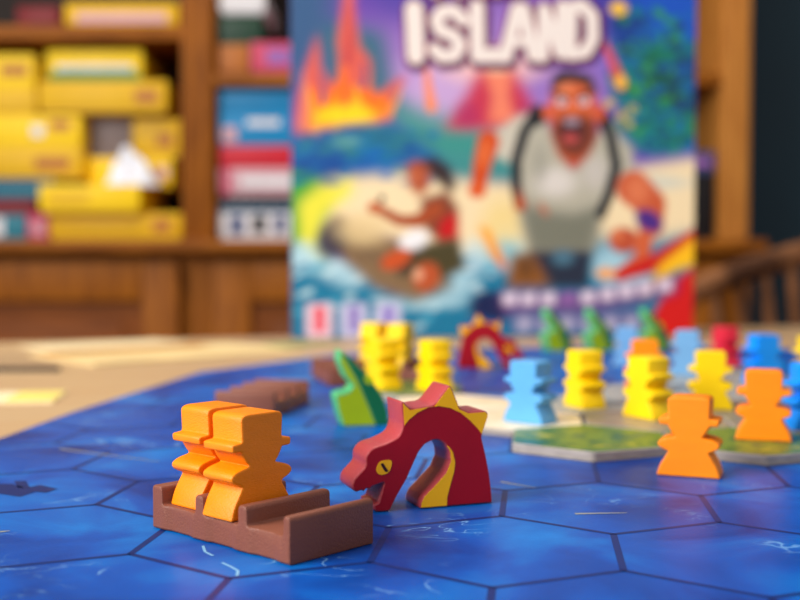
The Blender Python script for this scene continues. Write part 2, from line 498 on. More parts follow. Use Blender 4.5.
# white cloth
def cloth():
    vs_, fs = [], []
    n, mrad = 26, 12
    for j in range(mrad + 1):
        r = j / mrad
        for i in range(n):
            a = 2 * math.pi * i / n
            rr = r * (1 + 0.16 * math.sin(3 * a + 1) + 0.08 * math.sin(7 * a))
            h_ = (1 - r ** 1.6) * (0.78 + 0.3 * math.sin(2 * a + 0.6) + 0.14 * math.sin(5 * a + j)) * 6.2
            vs_.append((rr * 4.6 * math.cos(a) - h_ * 0.05, rr * 2.6 * math.sin(a), max(0, h_)))
    for j in range(mrad):
        for i in range(n):
            fs.append((j * n + i, j * n + (i + 1) % n, (j + 1) * n + (i + 1) % n, (j + 1) * n + i))
    return mesh_of(vs_, fs, smooth=60)
M['cloth'] = mat('cloth', (236, 238, 246), 0.8)
tag(link('cloth', cloth(), M['cloth'], loc=W(bx(127), D0 + 2.2, zb)), 'crumpled white cloth on a yellow game box in the bookcase', 'cloth')
GR = 'game boxes on the right shelves'
z = game_box(219, 203, 330, 238, 'white_card', 'white and grey game box with dark print at the bottom of the right bay', GR, base=L0, prints=((0.1, 0.22, 0.15, 0.7, 'slate_card'), (0.3, 0.42, 0.2, 0.7, 'black_card'), (0.5, 0.6, 0.2, 0.7, 'slate_card'), (0, 1, 0.78, 0.98, 'navy_card')))
z = game_box(222, 193, 330, 202, 'black_card', 'thin black game box between white boxes in the right bay', GR, base=z)
z = game_box(217, 165, 330, 192, 'pink_card', 'pale pink and white game box under the red one', GR, base=z, prints=((0.03, 0.1, 0, 1, 'rose_card'), (0.2, 0.9, 0.3, 0.7, 'white_card')))
z = game_box(217, 141, 330, 163, 'red_card', 'crimson game box under the cyan boxes', GR, base=z)
z = game_box(220, 108, 330, 139, 'cyan_card', 'cyan game box with a white oval print', GR, base=z, prints=((0.25, 0.55, 0.62, 0.85, 'white_card'), (0.03, 0.16, 0.1, 0.6, 'pink_card')))
z = game_box(219, 83, 330, 107, 'cyan_card', 'plain cyan game box topmost of its stack beneath the right shelf', GR, base=z)
game_box(219, 44, 250, 74, 'tan_card', 'small tan game box on the right shelf by the upright', GR, base=sh_right)
game_box(252, 42, 330, 74, 'rose_card', 'pink and purple game box on the right shelf behind the big box', GR, base=sh_right, prints=((0.2, 0.5, 0.3, 0.8, 'lilac_card'),))
game_box(218, 16, 263, 44, 'forest_card', 'dark green game box on top of the tan box', GR, base=sh_right + (74 - 44) / F * D0 * 1.02, depth=22)
game_box(221, -6, 266, 15, 'white_card', 'white game box on top of the dark green one', GR, base=sh_right + (74 - 15) / F * D0 * 1.03, depth=20)
z = game_box(640, 172, 719, 238, 'black_card', 'black game box at the bottom right of the bookcase', GR, base=L0)
z = game_box(640, 148, 719, 170, 'slate_card', 'slate blue game box on the black box by the right post', GR, base=z, prints=((0.5, 0.95, 0.3, 0.7, 'lilac_card'),))

# ------------------------------------------------------------------ chair
def chair():
    c0 = Vector((60, 126, 0))
    ch = thing('windsor_chair', 'brown spindle back wooden chair behind the table at right', 'chair', W(c0.x, c0.y, -TZ))
    def lz(z_): return z_ + TZ
    prof = [(0, 8.0), (8, 7.2), (15, 5.3), (20, 3.9), (24, 2.5), (26.4, 1.2), (27.4, -2), (27.2, -8), (25.6, -18), (23, -30.6)]
    prof = [(-x, z_) for x, z_ in reversed(prof[1:])] + prof
    def yb(x, z_): return 3.5 - 0.006 * x * x + (z_ + 30) * 0.12          # the back leans and curves
    pts = []
    for i in range(len(prof) - 1):
        for k in range(4):
            t_ = k / 4; x = prof[i][0] * (1 - t_) + prof[i + 1][0] * t_; z_ = prof[i][1] * (1 - t_) + prof[i + 1][1] * t_
            pts.append((x, yb(x, z_), lz(z_)))
    x, z_ = prof[-1]; pts.append((x, yb(x, z_), lz(z_)))
    link('back_bow', tube_mesh(pts, 1.2, 12, [(1.15, 1.15 + 0.35 * max(0, min(1, (p_[2] - lz(-6)) / 8))) for p_ in pts]), M['chair_wood'], ch)
    def top(x):
        x = abs(x)
        for (xa, za), (xb, zb_) in zip(prof[len(prof) // 2:], prof[len(prof) // 2 + 1:]):
            if xa <= x <= xb: return za + (zb_ - za) * (x - xa) / (xb - xa)
        return 0
    for k in range(-7, 8):
        x = k * 3.35; z_ = top(x); xb = x * 0.84
        q = Vector((xb, yb(xb, -30), lz(-30.6))); p = Vector((x, yb(x, z_), lz(z_)))
        link('spindle', tube_mesh([q, q.lerp(p, 0.3), q.lerp(p, 0.6), p], 0.8, 10, [0.7, 1.0, 0.85, 0.6]), M['chair_wood'], ch)
    vs_ = []; n = 40; cy = -17
    for sc2, z_ in ((0.93, 41.3), (1, 42.3), (1, 43.8), (0.96, 44.8), (0.6, 43.6), (0.1, 43.4)):
        for k in range(n):
            a = 2 * math.pi * k / n
            vs_.append((sc2 * 27 * math.copysign(abs(math.cos(a)) ** 0.7, math.cos(a)), cy + sc2 * 23 * math.copysign(abs(math.sin(a)) ** 0.7, math.sin(a)), z_))
    fs = [(r * n + i, r * n + (i + 1) % n, (r + 1) * n + (i + 1) % n, (r + 1) * n + i) for r in range(5) for i in range(n)]
    fs += [tuple(range(n)), tuple(5 * n + i for i in range(n))]
    link('seat', mesh_of(vs_, fs), M['chair_wood'], ch)
    for sx in (-1, 1):
        for sy in (-1, 1):
            p = Vector((sx * 17, cy + sy * 14, 42)); q = Vector((sx * 23, cy + sy * 20, 0))
            link('leg', tube_mesh([p, p.lerp(q, .3), p.lerp(q, .5), p.lerp(q, .7), q], 1.6, 12, [1.3, 2.0, 1.5, 1.9, 1.2]), M['chair_wood'], ch)
    for sx in (-1, 1):
        link('stretcher', tube_mesh([(sx * 20.4, cy - 17.4, 18), (sx * 20.4, cy, 18), (sx * 20.4, cy + 17.4, 18)], 1, 10, [.8, 1.4, .8]), M['chair_wood'], ch)
    link('stretcher', tube_mesh([(-20.4, cy, 18), (0, cy, 18), (20.4, cy, 18)], 1, 10, [.8, 1.3, .8]), M['chair_wood'], ch)
chair()

# ------------------------------------------------------------------ game board
HEX = 2.65; HA = R(7)
ex = Vector((math.cos(HA), -math.sin(HA))); ey = Vector((math.sin(HA), math.cos(HA)))
T0 = Vector((5.62, 32.86))
a1 = ex * (HEX * math.sqrt(3)); a2 = ey * (HEX * 1.5) - ex * (HEX * math.sqrt(3) / 2)
def hexc(i, j): return T0 + a1 * i + a2 * j
def hexpts(c, s):
    return [c + ex * (s * math.sin(R(60 * k))) + ey * (s * math.cos(R(60 * k))) for k in range(6)]
def gxy(px, py):
    v = ground(px, py); return (v.x, v.y)
outline = [(-14.8, 15), gxy(0, 438), gxy(75, 411), gxy(200, 372), gxy(285, 361), gxy(335, 354), (3, 68.5), (10, 70), (34, 67.5), (28, 2), (-16.2, 2)]
def clip_seg(p, q, poly):
    """part of segment p-q inside the outline shrunk to its convex edges"""
    poly = ccw(poly); t0, t1 = 0.0, 1.0
    d = q - p
    for i in range(len(poly)):
        a = Vector(poly[i]); b = Vector(poly[(i + 1) % len(poly)])
        nrm = Vector((-(b - a).y, (b - a).x)).normalized()
        f0 = (p - a).dot(nrm) - 0.05; df = d.dot(nrm)
        if abs(df) < 1e-9:
            if f0 < 0: return None
            continue
        tt = -f0 / df
        if df > 0: t0 = max(t0, tt)
        else: t1 = min(t1, tt)
    return (p + d * t0, p + d * t1) if t1 - t0 > 1e-4 else None
def build_board():
    bm = bmesh.new()
    vs_ = []; fs = []; fm = []
    p = ccw(outline); n = len(p)
    for z_, dd in ((T_TOP, 0), (-0.03, 0), (0, 0.03)):
        vs_ += [(x, y, z_) for x, y in (inset(p, dd) if dd else p)]
    fs.append(tuple(range(n))[::-1]); fm.append(3)
    for r in range(2):
        for i in range(n):
            fs.append((r * n + i, r * n + (i + 1) % n, (r + 1) * n + (i + 1) % n, (r + 1) * n + i)); fm.append(3 if r == 0 else 0)
    fs.append(tuple(2 * n + i for i in range(n))); fm.append(0)
    seen = set()
    hw = 0.07
    for i in range(-22, 22):
        for j in range(-14, 16):
            c = hexc(i, j)
            if not (-26 < c.x < 40 and -4 < c.y < 76): continue
            h = hexpts(c, HEX)
            for k in range(6):
                a, b = h[k], h[(k + 1) % 6]
                key = (round((a + b).x, 1), round((a + b).y, 1))
                if key in seen: continue
                seen.add(key)
                sg = clip_seg(a, b, outline)
                if not sg: continue
                a, b = sg
                d = (b - a).normalized(); nn = Vector((-d.y, d.x)) * hw
                z_ = 0.004
                q = len(vs_)
                vs_ += [(*(a - nn), z_), (*(b - nn), z_), (*(b + nn), z_), (*(a + nn), z_)]
                fs.append((q, q + 1, q + 2, q + 3)); fm.append(1)
    def printed(pix, mi, z_=0.006):
        q = len(vs_)
        g = ccw([gxy(*a) for a in pix])
        vs_.extend([(x, y, z_) for x, y in g])
        fs.append(tuple(q + i for i in range(len(g)))); fm.append(mi)
    # a long-tailed sea beast printed in dark blue at the left
    printed([(-30, 492), (-10, 484), (12, 484), (26, 488), (40, 485), (58, 489), (46, 493), (36, 492), (20, 497), (0, 494)], 2)
    printed([(18, 488), (14, 481), (26, 481), (30, 488)], 2)
    # thin pale marks
    for a, b in (((501, 482), (535, 488)), ((575, 514), (627, 513)), ((0, 532), (10, 531)), ((60, 449), (160, 462))):
        (x0, y0), (x1, y1) = gxy(*a), gxy(*b)
        d = Vector((x1 - x0, y1 - y0)).normalized(); nn = Vector((-d.y, d.x)) * 0.06
        q = len(vs_)
        vs_.extend([(x0 - nn.x, y0 - nn.y, .007), (x1 - nn.x * .3, y1 - nn.y * .3, .007), (x1 + nn.x * .3, y1 + nn.y * .3, .007), (x0 + nn.x, y0 + nn.y, .007)])
        fs.append((q, q + 1, q + 2, q + 3)); fm.append(4)
    for line in ([(203, 546), (205, 552), (213, 556)], [(222, 563), (231, 567), (238, 571), (237, 576)]):
        for a, b in zip(line, line[1:]):
            p0, p1 = Vector(gxy(*a)), Vector(gxy(*b)); d = (p1 - p0).normalized(); nn = Vector((-d.y, d.x)) * 0.028
            q = len(vs_)
            vs_.extend([(*(p0 - nn), .0065), (*(p1 - nn), .0065), (*(p1 + nn), .0065), (*(p0 + nn), .0065)])
            fs.append((q, q + 1, q + 2, q + 3)); fm.append(5)
    bm.free()
    me = mesh_of(vs_, fs, fm, smooth=0)
    return link('game_board', me, [M['ocean_print'], M['hex_line_print'], M['silhouette_print'], M['card_edge'], M['pale_print'], M['foam_print']], loc=W(0, 0, 0))
tag(build_board(), 'blue ocean game board with dark hexagon lines on the pale table', 'game board')

# ------------------------------------------------------------------ island tiles
TILES = [
    (0, 0, .27, 'grass_print', 'green hexagonal grass tile, front left one beside the orange explorer'),
    (1, 0, .27, 'grass_print', 'green hexagonal grass tile at right carrying an orange explorer'),
    (0, 1, .20, 'sand_print', 'pale sand hexagon under the light blue explorer'),
    (1, 1, .27, 'dirt_print', 'brown grey hexagon under a yellow explorer with orange behind'),
    (2, 1, .27, 'dirt_print', 'brown hexagon under the bright blue explorer at the right edge'),
    (0, 2, .20, 'sand_print', 'pale sand hexagon behind the large red sea serpent'),
    (1, 2, .27, 'rock_print', 'grey rock hexagon under the yellow explorer seen side on'),
    (2, 2, .27, 'dirt_print', 'dull brown hexagon under the yellow explorer between the two orange ones'),
    (3, 2, .27, 'dirt_print', 'brown hexagon behind the right hand orange explorer'),
    (0, 3, .27, 'grass_print', 'green hexagon under the yellow explorers in the middle distance'),
    (2, 3, .27, 'rock_print', 'grey rock hexagon carrying the orange explorer hidden behind a yellow one'),
    (3, 3, .27, 'rock_print', 'grey rock hexagon in front of the bright blue explorer'),
    (4, 3, .27, 'grass_print', 'green hexagon far right at the photo edge'),
    (3, 4, .27, 'rock_print', 'grey rock hexagon under the pale blue explorer'),
    (4, 4, .27, 'rock_print', 'grey rock hexagon under the bright blue explorer at back right'),
    (4, 5, .27, 'rock_print', 'grey rock hexagon farthest back in the island'),
]
def hex_tile(i, j, h, key, label):
    c = hexc(i, j)
    p = [q - c for q in hexpts(c, HEX - 0.06)]
    p = round_poly(ccw([(q.x, q.y) for q in p]), 0.12, 3)
    n = len(p); vs_ = []
    for z_, d in ((0, 0), (h - 0.03, 0), (h, 0.025)):
        vs_ += [(x, y, z_) for x, y in (inset(p, d) if d else p)]
    fs = [tuple(range(n))[::-1]]; fm = [1]
    for r in range(2):
        for k in range(n):
            fs.append((r * n + k, r * n + (k + 1) % n, (r + 1) * n + (k + 1) % n, (r + 1) * n + k)); fm.append(1)
    fs.append(tuple(2 * n + k for k in range(n))); fm.append(0)
    me = mesh_of(vs_, fs, fm, smooth=0)
    o = link('island_tile', me, [M[key], M['card_edge']], loc=W(c.x, c.y, 0.008))
    tag(o, label, 'hexagonal tile', 'hexagonal island tiles')
for a in TILES: hex_tile(*a)

# ------------------------------------------------------------------ pieces: explorers
MH = 2.05
def meeple_profile():
    half = [(0.0, 0.80, .05), (0.13, 0.72, .1), (0.24, 0.585, .1), (0.305, 0.50, .05), (0.322, 0.56, .05), (0.35, 0.70, .1), (0.385, 0.775, .1), (0.43, 0.765, .1), (0.468, 0.62, .1), (0.49, 0.40, .04),
            (0.50, 0.335, .03), (0.545, 0.42, .1), (0.615, 0.50, .08), (0.64, 0.52, .03), (0.645, 0.74, .045), (0.72, 0.755, .045), (0.735, 0.51, .04), (0.97, 0.535, .09), (0.995, 0.40, .1)]
    r_ = [(x, h * MH, r) for h, x, r in half]
    l_ = [(-x, h * MH, r) for h, x, r in reversed(half)]
    return round_poly(r_ + l_, 0.05, 3)
MT = 0.92
MEEPLE = plate(meeple_profile(), MT, 0.04)
meshes = {}
def meeple(x, y, z_, ang, key, label, group='wooden explorers'):
    if key not in meshes:
        me = MEEPLE.copy(); me.materials.append(M[key]); meshes[key] = me
    o = bpy.data.objects.new('explorer_meeple', meshes[key]); C.objects.link(o)
    o.location = W(x, y, z_); o.rotation_euler = (0, 0, ang)
    return tag(o, label, 'game piece', group)
TT = 0.28          # top of a thick tile
def on(px, d, z_, ang, key, label):
    p = at(px, d, z_); return meeple(p.x, p.y, z_, R(ang), key, label)

# ------------------------------------------------------------------ pieces: boats
def boat_mesh():
    Lb, Wb, fl, top = 4.29, 2.2, 0.52, 0.9
    e = 0.07
    prof = [(0, 0, .03), (Lb, 0, .03), (Lb, top - .02, .09), (4.10, top, .09), (4.09, fl, .06), (3.07, fl, .06), (3.06, top, .1), (2.80, top, .1), (2.79, fl, .06), (1.735, fl, .06), (1.725, top, .1), (1.46, top, .1), (1.45, fl, .06),
            (0.36, fl, .06), (0.35, top, .1), (0, top, .1)]
    me = plate(round_poly([(x - Lb / 2, z_, r) for x, z_, r in prof], 0.05, 3), Wb, 0.05)
    bm = bmesh.new(); bm.from_mesh(me)
    for k in range(1, 44):
        g = bm.verts[:] + bm.edges[:] + bm.faces[:]
        bmesh.ops.bisect_plane(bm, geom=g, plane_co=((-Lb / 2 + Lb * k / 44) * S, 0, 0), plane_no=(1, 0, 0), dist=1e-7)
    for v in bm.verts:               # the sides bulge a little at each bench
        u = v.co.x / S + Lb / 2
        f_ = 0
        for c_ in (0.2, 1.59, 2.93, 4.2):
            f_ += max(0, min(1, (0.36 - abs(u - c_)) / 0.12))
        v.co.y *= 1 - 0.045 * (1 - min(1, f_))
    bmesh.ops.recalc_face_normals(bm, faces=bm.faces)
    return bm_mesh(bm, 35)
BOAT = boat_mesh(); BOAT.materials.append(M['brown_wood'])
def boat(x, y, ang, label, z_=0.008):
    o = bpy.data.objects.new('wooden_boat', BOAT); C.objects.link(o)
    o.location = W(x, y, z_); o.rotation_euler = (0, 0, ang)
    tag(o, label, 'game piece', 'brown wooden boats')
    return o
pL, pF, pR = ground(152, 527.5), ground(290, 566.5), ground(372, 541)
bang = math.atan2(pF.y - pL.y, pF.x - pL.x)
ud = Vector((math.cos(bang), math.sin(bang), 0)); vd = Vector((-ud.y, ud.x, 0))
bcen = (pL + pF) / 2 + vd * 1.1
boat(bcen.x, bcen.y, bang, 'brown wooden boat in front carrying two orange explorers')
for k, (u, dz, lab) in enumerate(((0.905, 0, 'orange explorer seated in the boat, the left and rear one'), (2.262, 0, 'orange explorer in the boat, the one beside the empty slot'))):
    p = bcen + ud * (u - (0.0, 0.1)[k] - 4.29 / 2) - vd * (0.16, 0.32)[k]
    meeple(p.x, p.y, 0.53, bang + R(90), 'orange_wood', lab)
boat(-5.02, 40.9, R(78), 'brown boat lying empty behind the orange explorers')
boat(-2.55, 50.4, R(105), 'brown boat half hidden behind the green shark')
b4 = at(398, 51.5, 0)
BA4 = R(-25)
boat(b4.x, b4.y, BA4, 'brown boat behind the shark carrying yellow explorers')
for u, lab in ((0.905, 'yellow explorer in the far boat, left one'), (2.262, 'yellow explorer in the far boat, right one')):
    meeple(b4.x + math.cos(BA4) * (u - 2.145), b4.y + math.sin(BA4) * (u - 2.145), 0.53, BA4 + R(90), 'yellow_wood', lab)

# explorers on the island and the board
on(692, 28.6, 0.008, -22, 'orange_wood', 'orange explorer standing on the blue board in front of the tiles')
on(765, 32.6, TT, -19, 'orange_wood', 'orange explorer on the right hand grass tile')
on(531, 36.4, .21, -42, 'sky_blue_wood', 'light blue explorer on the sand tile left of the island')
on(585, 39.6, TT, -72, 'yellow_wood', 'yellow explorer on grey rock right of the light blue one')
on(649, 37.0, TT, -62, 'yellow_wood', 'yellow explorer with an orange hat showing behind it')
on(645, 44.6, TT, -12, 'orange_wood', 'orange explorer almost hidden behind a yellow one')
on(711, 39.2, TT, -14, 'yellow_wood', 'yellow explorer between the two orange explorers at right')
on(688, 50.5, TT, -18, 'pale_blue_wood', 'pale blue explorer behind the island to the left of the red one')
on(628, 57.5, 0.008, -18, 'pale_blue_wood', 'pale blue explorer farthest back near the box')
on(726, 57.5, 0.008, -75, 'red_wood', 'red explorer behind the island under the right edge of the box')
on(764, 47.6, TT, 10, 'bright_blue_wood', 'bright blue explorer right behind the orange one on the tile')
on(813, 34.6, TT, 8, 'bright_blue_wood', 'bright blue explorer cut by the right edge of the photo')
on(814, 46.5, TT, 0, 'yellow_wood', 'yellow explorer barely showing at the right edge of the photo')
on(383, 45.4, TT, -60, 'yellow_wood', 'yellow explorer on the green tile right in front of the far boat')
on(435, 44.6, TT, -62, 'yellow_wood', 'yellow explorer alone on the green tile left of the far serpent')

# ------------------------------------------------------------------ pieces: sea serpents
DT = 1.0
dA, dB = ground(330 + 352 / 4, 370 + 551 / 4), ground(330 + 640 / 4, 370 + 528 / 4)
dang = math.atan2(dB.y - dA.y, dB.x - dA.x)
def dl(pts): 
    return [on_plane(330 + p[0] / 4, 370 + p[1] / 4, dA, dang) + ((p[2],) if len(p) > 2 else ()) for p in pts]
rb, rs = 0.03, 0.06
d_out = [(640, 527, .03), (636, 470), (628, 410), (614, 335), (597, 265), (626, 175, .1), (612, 160, .08), (545, 165, .06), (510, 150, .05), (475, 62, .05), (462, 62, .05), (405, 138, .1), (365, 143, .1), (312, 152, .12), (285, 124, .04), (274, 126, .04),
         (283, 222, .1), (268, 264, .12), (215, 292, .1), (158, 310, .1), (133, 342, .1), (135, 382, .08), (84, 436, .1), (80, 470, .06), (96, 487, .06), (118, 478, .02), (128, 482, .02), (140, 470, .02), (150, 474, .02), (163, 462, .03), (208, 446, .05),
         (196, 490, .05), (186, 528, .05), (166, 534, .04), (168, 560, .06), (185, 572, .06), (212, 572, .06), (232, 560, .06), (258, 505), (300, 432), (326, 372), (348, 324), (372, 294, .05), (400, 279, .06), (425, 277, .05),
         (450, 292, .06), (468, 325), (471, 362), (452, 408), (402, 464), (366, 500, .05), (353, 528, .05), (352, 552, .03)]
c_arc = [(597, 265), (575, 235), (545, 204), (510, 175), (470, 156), (425, 148), (385, 153), (345, 172), (310, 200), (284, 228)]
c_in = [(283, 222), (276, 127), (285, 125), (312, 152), (365, 143), (405, 138), (462, 62), (475, 62), (510, 150), (545, 165), (612, 160), (626, 175)]
b_in = [(450, 292), (468, 325), (471, 362), (452, 408), (402, 464), (366, 500), (353, 528), (352, 552)]
b_out = [(460, 550), (461, 505), (475, 450), (488, 405), (493, 365), (484, 325), (467, 300)]
e_out = [(174, 392), (188, 360), (232, 354), (240, 366), (228, 408), (196, 417), (180, 410)]
e_pup = [(192, 372), (203, 367), (208, 378), (218, 392), (224, 399), (213, 406), (205, 394), (199, 384)]
dup_ = dl(d_out)
dup_ = [(p[0], max(0, p[1])) + p[2:] for p in dup_]
DBODY = round_poly(dup_, 0.05, 3)
def clean(pts): return [(p[0], max(0.01, p[1])) for p in dl(pts)]
DCREST = inset(ccw(clean(c_in + c_arc)), 0.035)
DBELLY = inset(ccw(clean(b_in + b_out)), 0.02)
DEYE = round_poly(clean(e_out), 0.1, 3)
DPUP = round_poly(clean(e_pup), 0.03, 2)
def shift(p, k, mir):
    q = [((-1 if mir else 1) * (x - k), z_) for x, z_ in p]
    return q
dcx = (min(p[0] for p in DBODY) + max(p[0] for p in DBODY)) / 2
def serpent(x, y, z_, ang, mir, label):
    t_ = thing('sea_serpent', label, 'game piece', W(x, y, z_), ang, 'red wooden sea serpents')
    link('body', plate(shift(DBODY, dcx, mir), DT, 0.045), M['rose_red_wood'], t_)
    link('face_print', decal([inset(ccw(shift(DBODY, dcx, mir)), 0.035)], DT, 0.008), M['dark_red_paint'], t_)
    link('crest', decal([shift(DCREST, dcx, mir)], DT + 0.01), M['amber_paint'], t_)
    link('belly', decal([shift(DBELLY, dcx, mir)], DT + 0.01), M['amber_paint'], t_)
    e_ = link('eye', decal([shift(DEYE, dcx, mir)], DT + 0.01), M['amber_paint'], t_)
    link('pupil', decal([shift(DPUP, dcx, mir)], DT + 0.034), M['dark_paint'], e_)
nb = Vector((-math.sin(dang), math.cos(dang), 0))
dc = dA + Vector((math.cos(dang), math.sin(dang), 0)) * dcx + nb * (DT / 2 - 0.15)
serpent(dc.x, dc.y, 0.008, dang, False, 'red wooden sea serpent with amber crest beside the front boat')
g = at(490, 56.5, 0)
serpent(g.x, g.y, 0.008, R(-4), True, 'red sea serpent far back facing right, standing before the big box')

# ------------------------------------------------------------------ pieces: sharks
sang = R(14)
sA = ground(343, 427)
def sl(pts): return [(lambda q: (q[0], max(0, q[1])) + tuple(p[2:]))(on_plane(p[0], p[1], sA, sang)) for p in pts]
s_out = [(340, 350, .06), (352, 359), (363, 371), (375, 385), (383, 397), (388, 411), (389, 425.5, .04), (343, 427, .05), (338, 411), (335, 395, .08), (349, 391, .05), (353, 386, .05), (345, 377, .06), (339, 362)]
s_back = [(341, 351), (352, 359.5), (363, 371.5), (375, 385.5), (383, 397.5), (387.5, 411), (388.5, 425), (376, 425.5), (368, 405), (358, 382), (348, 364)]
s_belly = [(341, 353), (348, 364), (358, 382), (368, 405), (376, 425.5), (344, 426.5), (339, 411), (336.5, 396.5), (350, 392.5), (354.5, 386), (346.5, 376.5), (340, 362)]
s_eye = [(363, 378), (367, 375.5), (371, 377), (374, 381), (371, 385), (366, 384)]
SB, SK, SL, SE = round_poly(sl(s_out), .05, 3), sl(s_back), sl(s_belly), round_poly(sl(s_eye), .06, 2)
scx = (min(p[0] for p in SB) + max(p[0] for p in SB)) / 2
def shark(x, y, z_, ang, label, mir=False):
    t_ = thing('shark', label, 'game piece', W(x, y, z_), ang, 'green wooden sharks')
    st = 0.9
    link('body', plate(shift(SB, scx, mir), st, 0.045), M['green_wood'], t_)
    link('back_paint', decal([inset(ccw(shift(SK, scx, mir)), 0.02)], st), M['dark_green_paint'], t_)
    link('belly_paint', decal([inset(ccw(shift(SL, scx, mir)), 0.02)], st), M['lime_paint'], t_)
    link('eye', decal([shift(SE, scx, mir)], st + 0.024), M['lime_paint'], t_)
nb = Vector((-math.sin(sang), math.cos(sang), 0))
p = sA + Vector((math.cos(sang), math.sin(sang), 0)) * scx + nb * 0.45
shark(p.x, p.y, 0.008, sang, 'green wooden shark with open mouth behind the large red serpent')
for px, d, a, lab in ((556, 67.0, 20, 'green shark before the box, left one of the far row'), (599, 67.0, 20, 'green shark before the box, middle one of the far row'), (654, 67.4, 14, 'green shark before the box, right one under the red corner')):
    q = at(px, d, 0); shark(q.x, q.y, 0.008, R(a), lab)

# ------------------------------------------------------------------ big game box with its printed cover
def cover():
    # a painted illustration; coordinates follow the print (29.5 x 29.5 cm laid on a 404 grid)
    N_ = 300; X0, X1, Y0, Y1 = 290.0, 695.0, -70.0, 335.0
    xs = np.linspace(X0, X1, N_ + 1); ys = np.linspace(Y1, Y0, N_ + 1)
    X, Y = np.meshgrid(xs, ys)
    img = np.zeros((N_ + 1, N_ + 1, 3))
    def L3(c): return np.array(lin(c)[:3])
    def blur(a, r):
        k = max(1, int(round(r * N_ / 405)))
        ker = np.ones(2 * k + 1) / (2 * k + 1)
        for _ in range(2):
            a = np.apply_along_axis(lambda m_: np.convolve(np.pad(m_, k, 'edge'), ker, 'valid'), 0, a)
            a = np.apply_along_axis(lambda m_: np.convolve(np.pad(m_, k, 'edge'), ker, 'valid'), 1, a)
        return a
    def put(mask, c, op=1.0):
        nonlocal img
        m_ = (np.clip(mask, 0, 1) * op)[..., None]
        img = img * (1 - m_) + L3(c) * m_
    def inside(pts):
        r = np.zeros(X.shape, bool)
        for i in range(len(pts)):
            (xa, ya), (xb, yb) = pts[i], pts[(i + 1) % len(pts)]
            if ya == yb: continue
            c_ = ((ya > Y) != (yb > Y)) & (X < (xb - xa) * (Y - ya) / (yb - ya) + xa)
            r ^= c_
        return r.astype(float)
    def poly(pts, c, soft=1.5, op=1.0):
        m_ = inside(pts); put(blur(m_, soft) if soft else m_, c, op)
    def ell(cx, cy, rx, ry, c, soft=0.25, op=1.0, rot=0):
        a = R(rot); dx, dy = X - cx, Y - cy
        u = (dx * math.cos(a) + dy * math.sin(a)) / rx; v = (-dx * math.sin(a) + dy * math.cos(a)) / ry
        put(np.clip((1 - np.sqrt(u * u + v * v)) / max(soft, .02) + 0.5, 0, 1), c, op)
    def stroke(pts, wd, c, op=1.0, soft=1.0, wd2=None):
        m_ = np.zeros(X.shape)
        n_ = len(pts) - 1
        for i in range(n_):
            (xa, ya), (xb, yb) = pts[i], pts[i + 1]
            dx, dy = xb - xa, yb - ya; l2 = dx * dx + dy * dy + 1e-9
            tt = np.clip(((X - xa) * dx + (Y - ya) * dy) / l2, 0, 1)
            ww = wd if wd2 is None else wd + (wd2 - wd) * (i + tt) / n_
            dd = np.hypot(X - xa - tt * dx, Y - ya - tt * dy)
            m_ = np.maximum(m_, np.clip((ww / 2 - dd) / soft + 0.5, 0, 1))
        put(m_, c, op)
    # sky
    img[:] = L3((118, 84, 168))
    ell(480, 80, 120, 70, (188, 152, 206), 1.0, .9)
    ell(440, 95, 50, 40, (206, 178, 214), 1.0, .8)
    ell(560, 60, 70, 60, (150, 120, 190), 1.0, .7)
    poly([(285, -75), (345, -75), (330, 40), (285, 120)], (66, 98, 136), 14)
    poly([(355, -75), (480, -75), (420, 20), (370, 15)], (84, 74, 160), 14, .8)
    poly([(600, -75), (700, -75), (700, 150), (640, 150), (610, 60)], (14, 92, 184), 12)
    poly([(560, -75), (640, -75), (620, 40), (585, 20)], (70, 62, 150), 12, .8)
    # jungle at right and behind the fire
    for cx, cy, rx, ry, c in ((640, 60, 26, 20, (24, 112, 118)), (668, 45, 30, 12, (30, 120, 90)), (650, 85, 34, 18, (20, 96, 92)), (676, 95, 24, 14, (14, 70, 90)), (672, 120, 30, 16, (50, 134, 70)), (640, 118, 22, 16, (0, 120, 140)),
                              (690, 70, 18, 22, (8, 70, 120)), (625, 80, 18, 20, (30, 124, 124)), (660, 135, 34, 14, (30, 130, 120)), (630, 25, 20, 20, (10, 70, 140))):
        ell(cx, cy, rx, ry, c, .7, .9)
    for a in range(9):
        an = R(a * 40 + 10); stroke([(662, 72), (662 + 34 * math.cos(an), 72 + 22 * math.sin(an) + 6)], 6, (16, 84, 72), .7, 3, 2)
    for cx, cy in ((606, 98), (618, 110), (612, 122), (630, 104), (626, 118), (604, 116)): ell(cx, cy, 5, 5, (214, 190, 84), .6, .8)
    for a in range(150):
        x0, y0 = rng.uniform(606, 694), rng.uniform(0, 148)
        ell(x0, y0, rng.uniform(3, 9), rng.uniform(2, 5), [(10, 60, 100), (0, 110, 170), (20, 100, 70), (70, 150, 60), (0, 70, 130), (24, 130, 130)][rng.integers(6)], .8, .7, rng.uniform(-60, 60))
    poly([(320, 20), (380, 30), (392, 90), (405, 120), (330, 120), (318, 70)], (50, 112, 124), 8, .9)
    poly([(385, 95), (430, 110), (520, 130), (520, 185), (400, 180)], (64, 150, 140), 10, .9)
    # volcano
    ell(488, 62, 46, 18, (248, 206, 196), 1.0, .9)
    poly([(438, 128), (456, 102), (474, 66), (510, 66), (526, 96), (540, 128)], (198, 70, 92), 5)
    poly([(478, 66), (508, 66), (504, 92), (512, 118), (484, 120), (488, 92)], (240, 150, 120), 4, .9)
    ell(492, 62, 14, 7, (252, 226, 190), .8)
    ell(462, 112, 12, 14, (170, 60, 110), .9, .6); ell(524, 112, 10, 14, (160, 60, 120), .9, .6)
    poly([(430, 130), (545, 126), (540, 146), (430, 150)], (70, 150, 140), 6, .8)
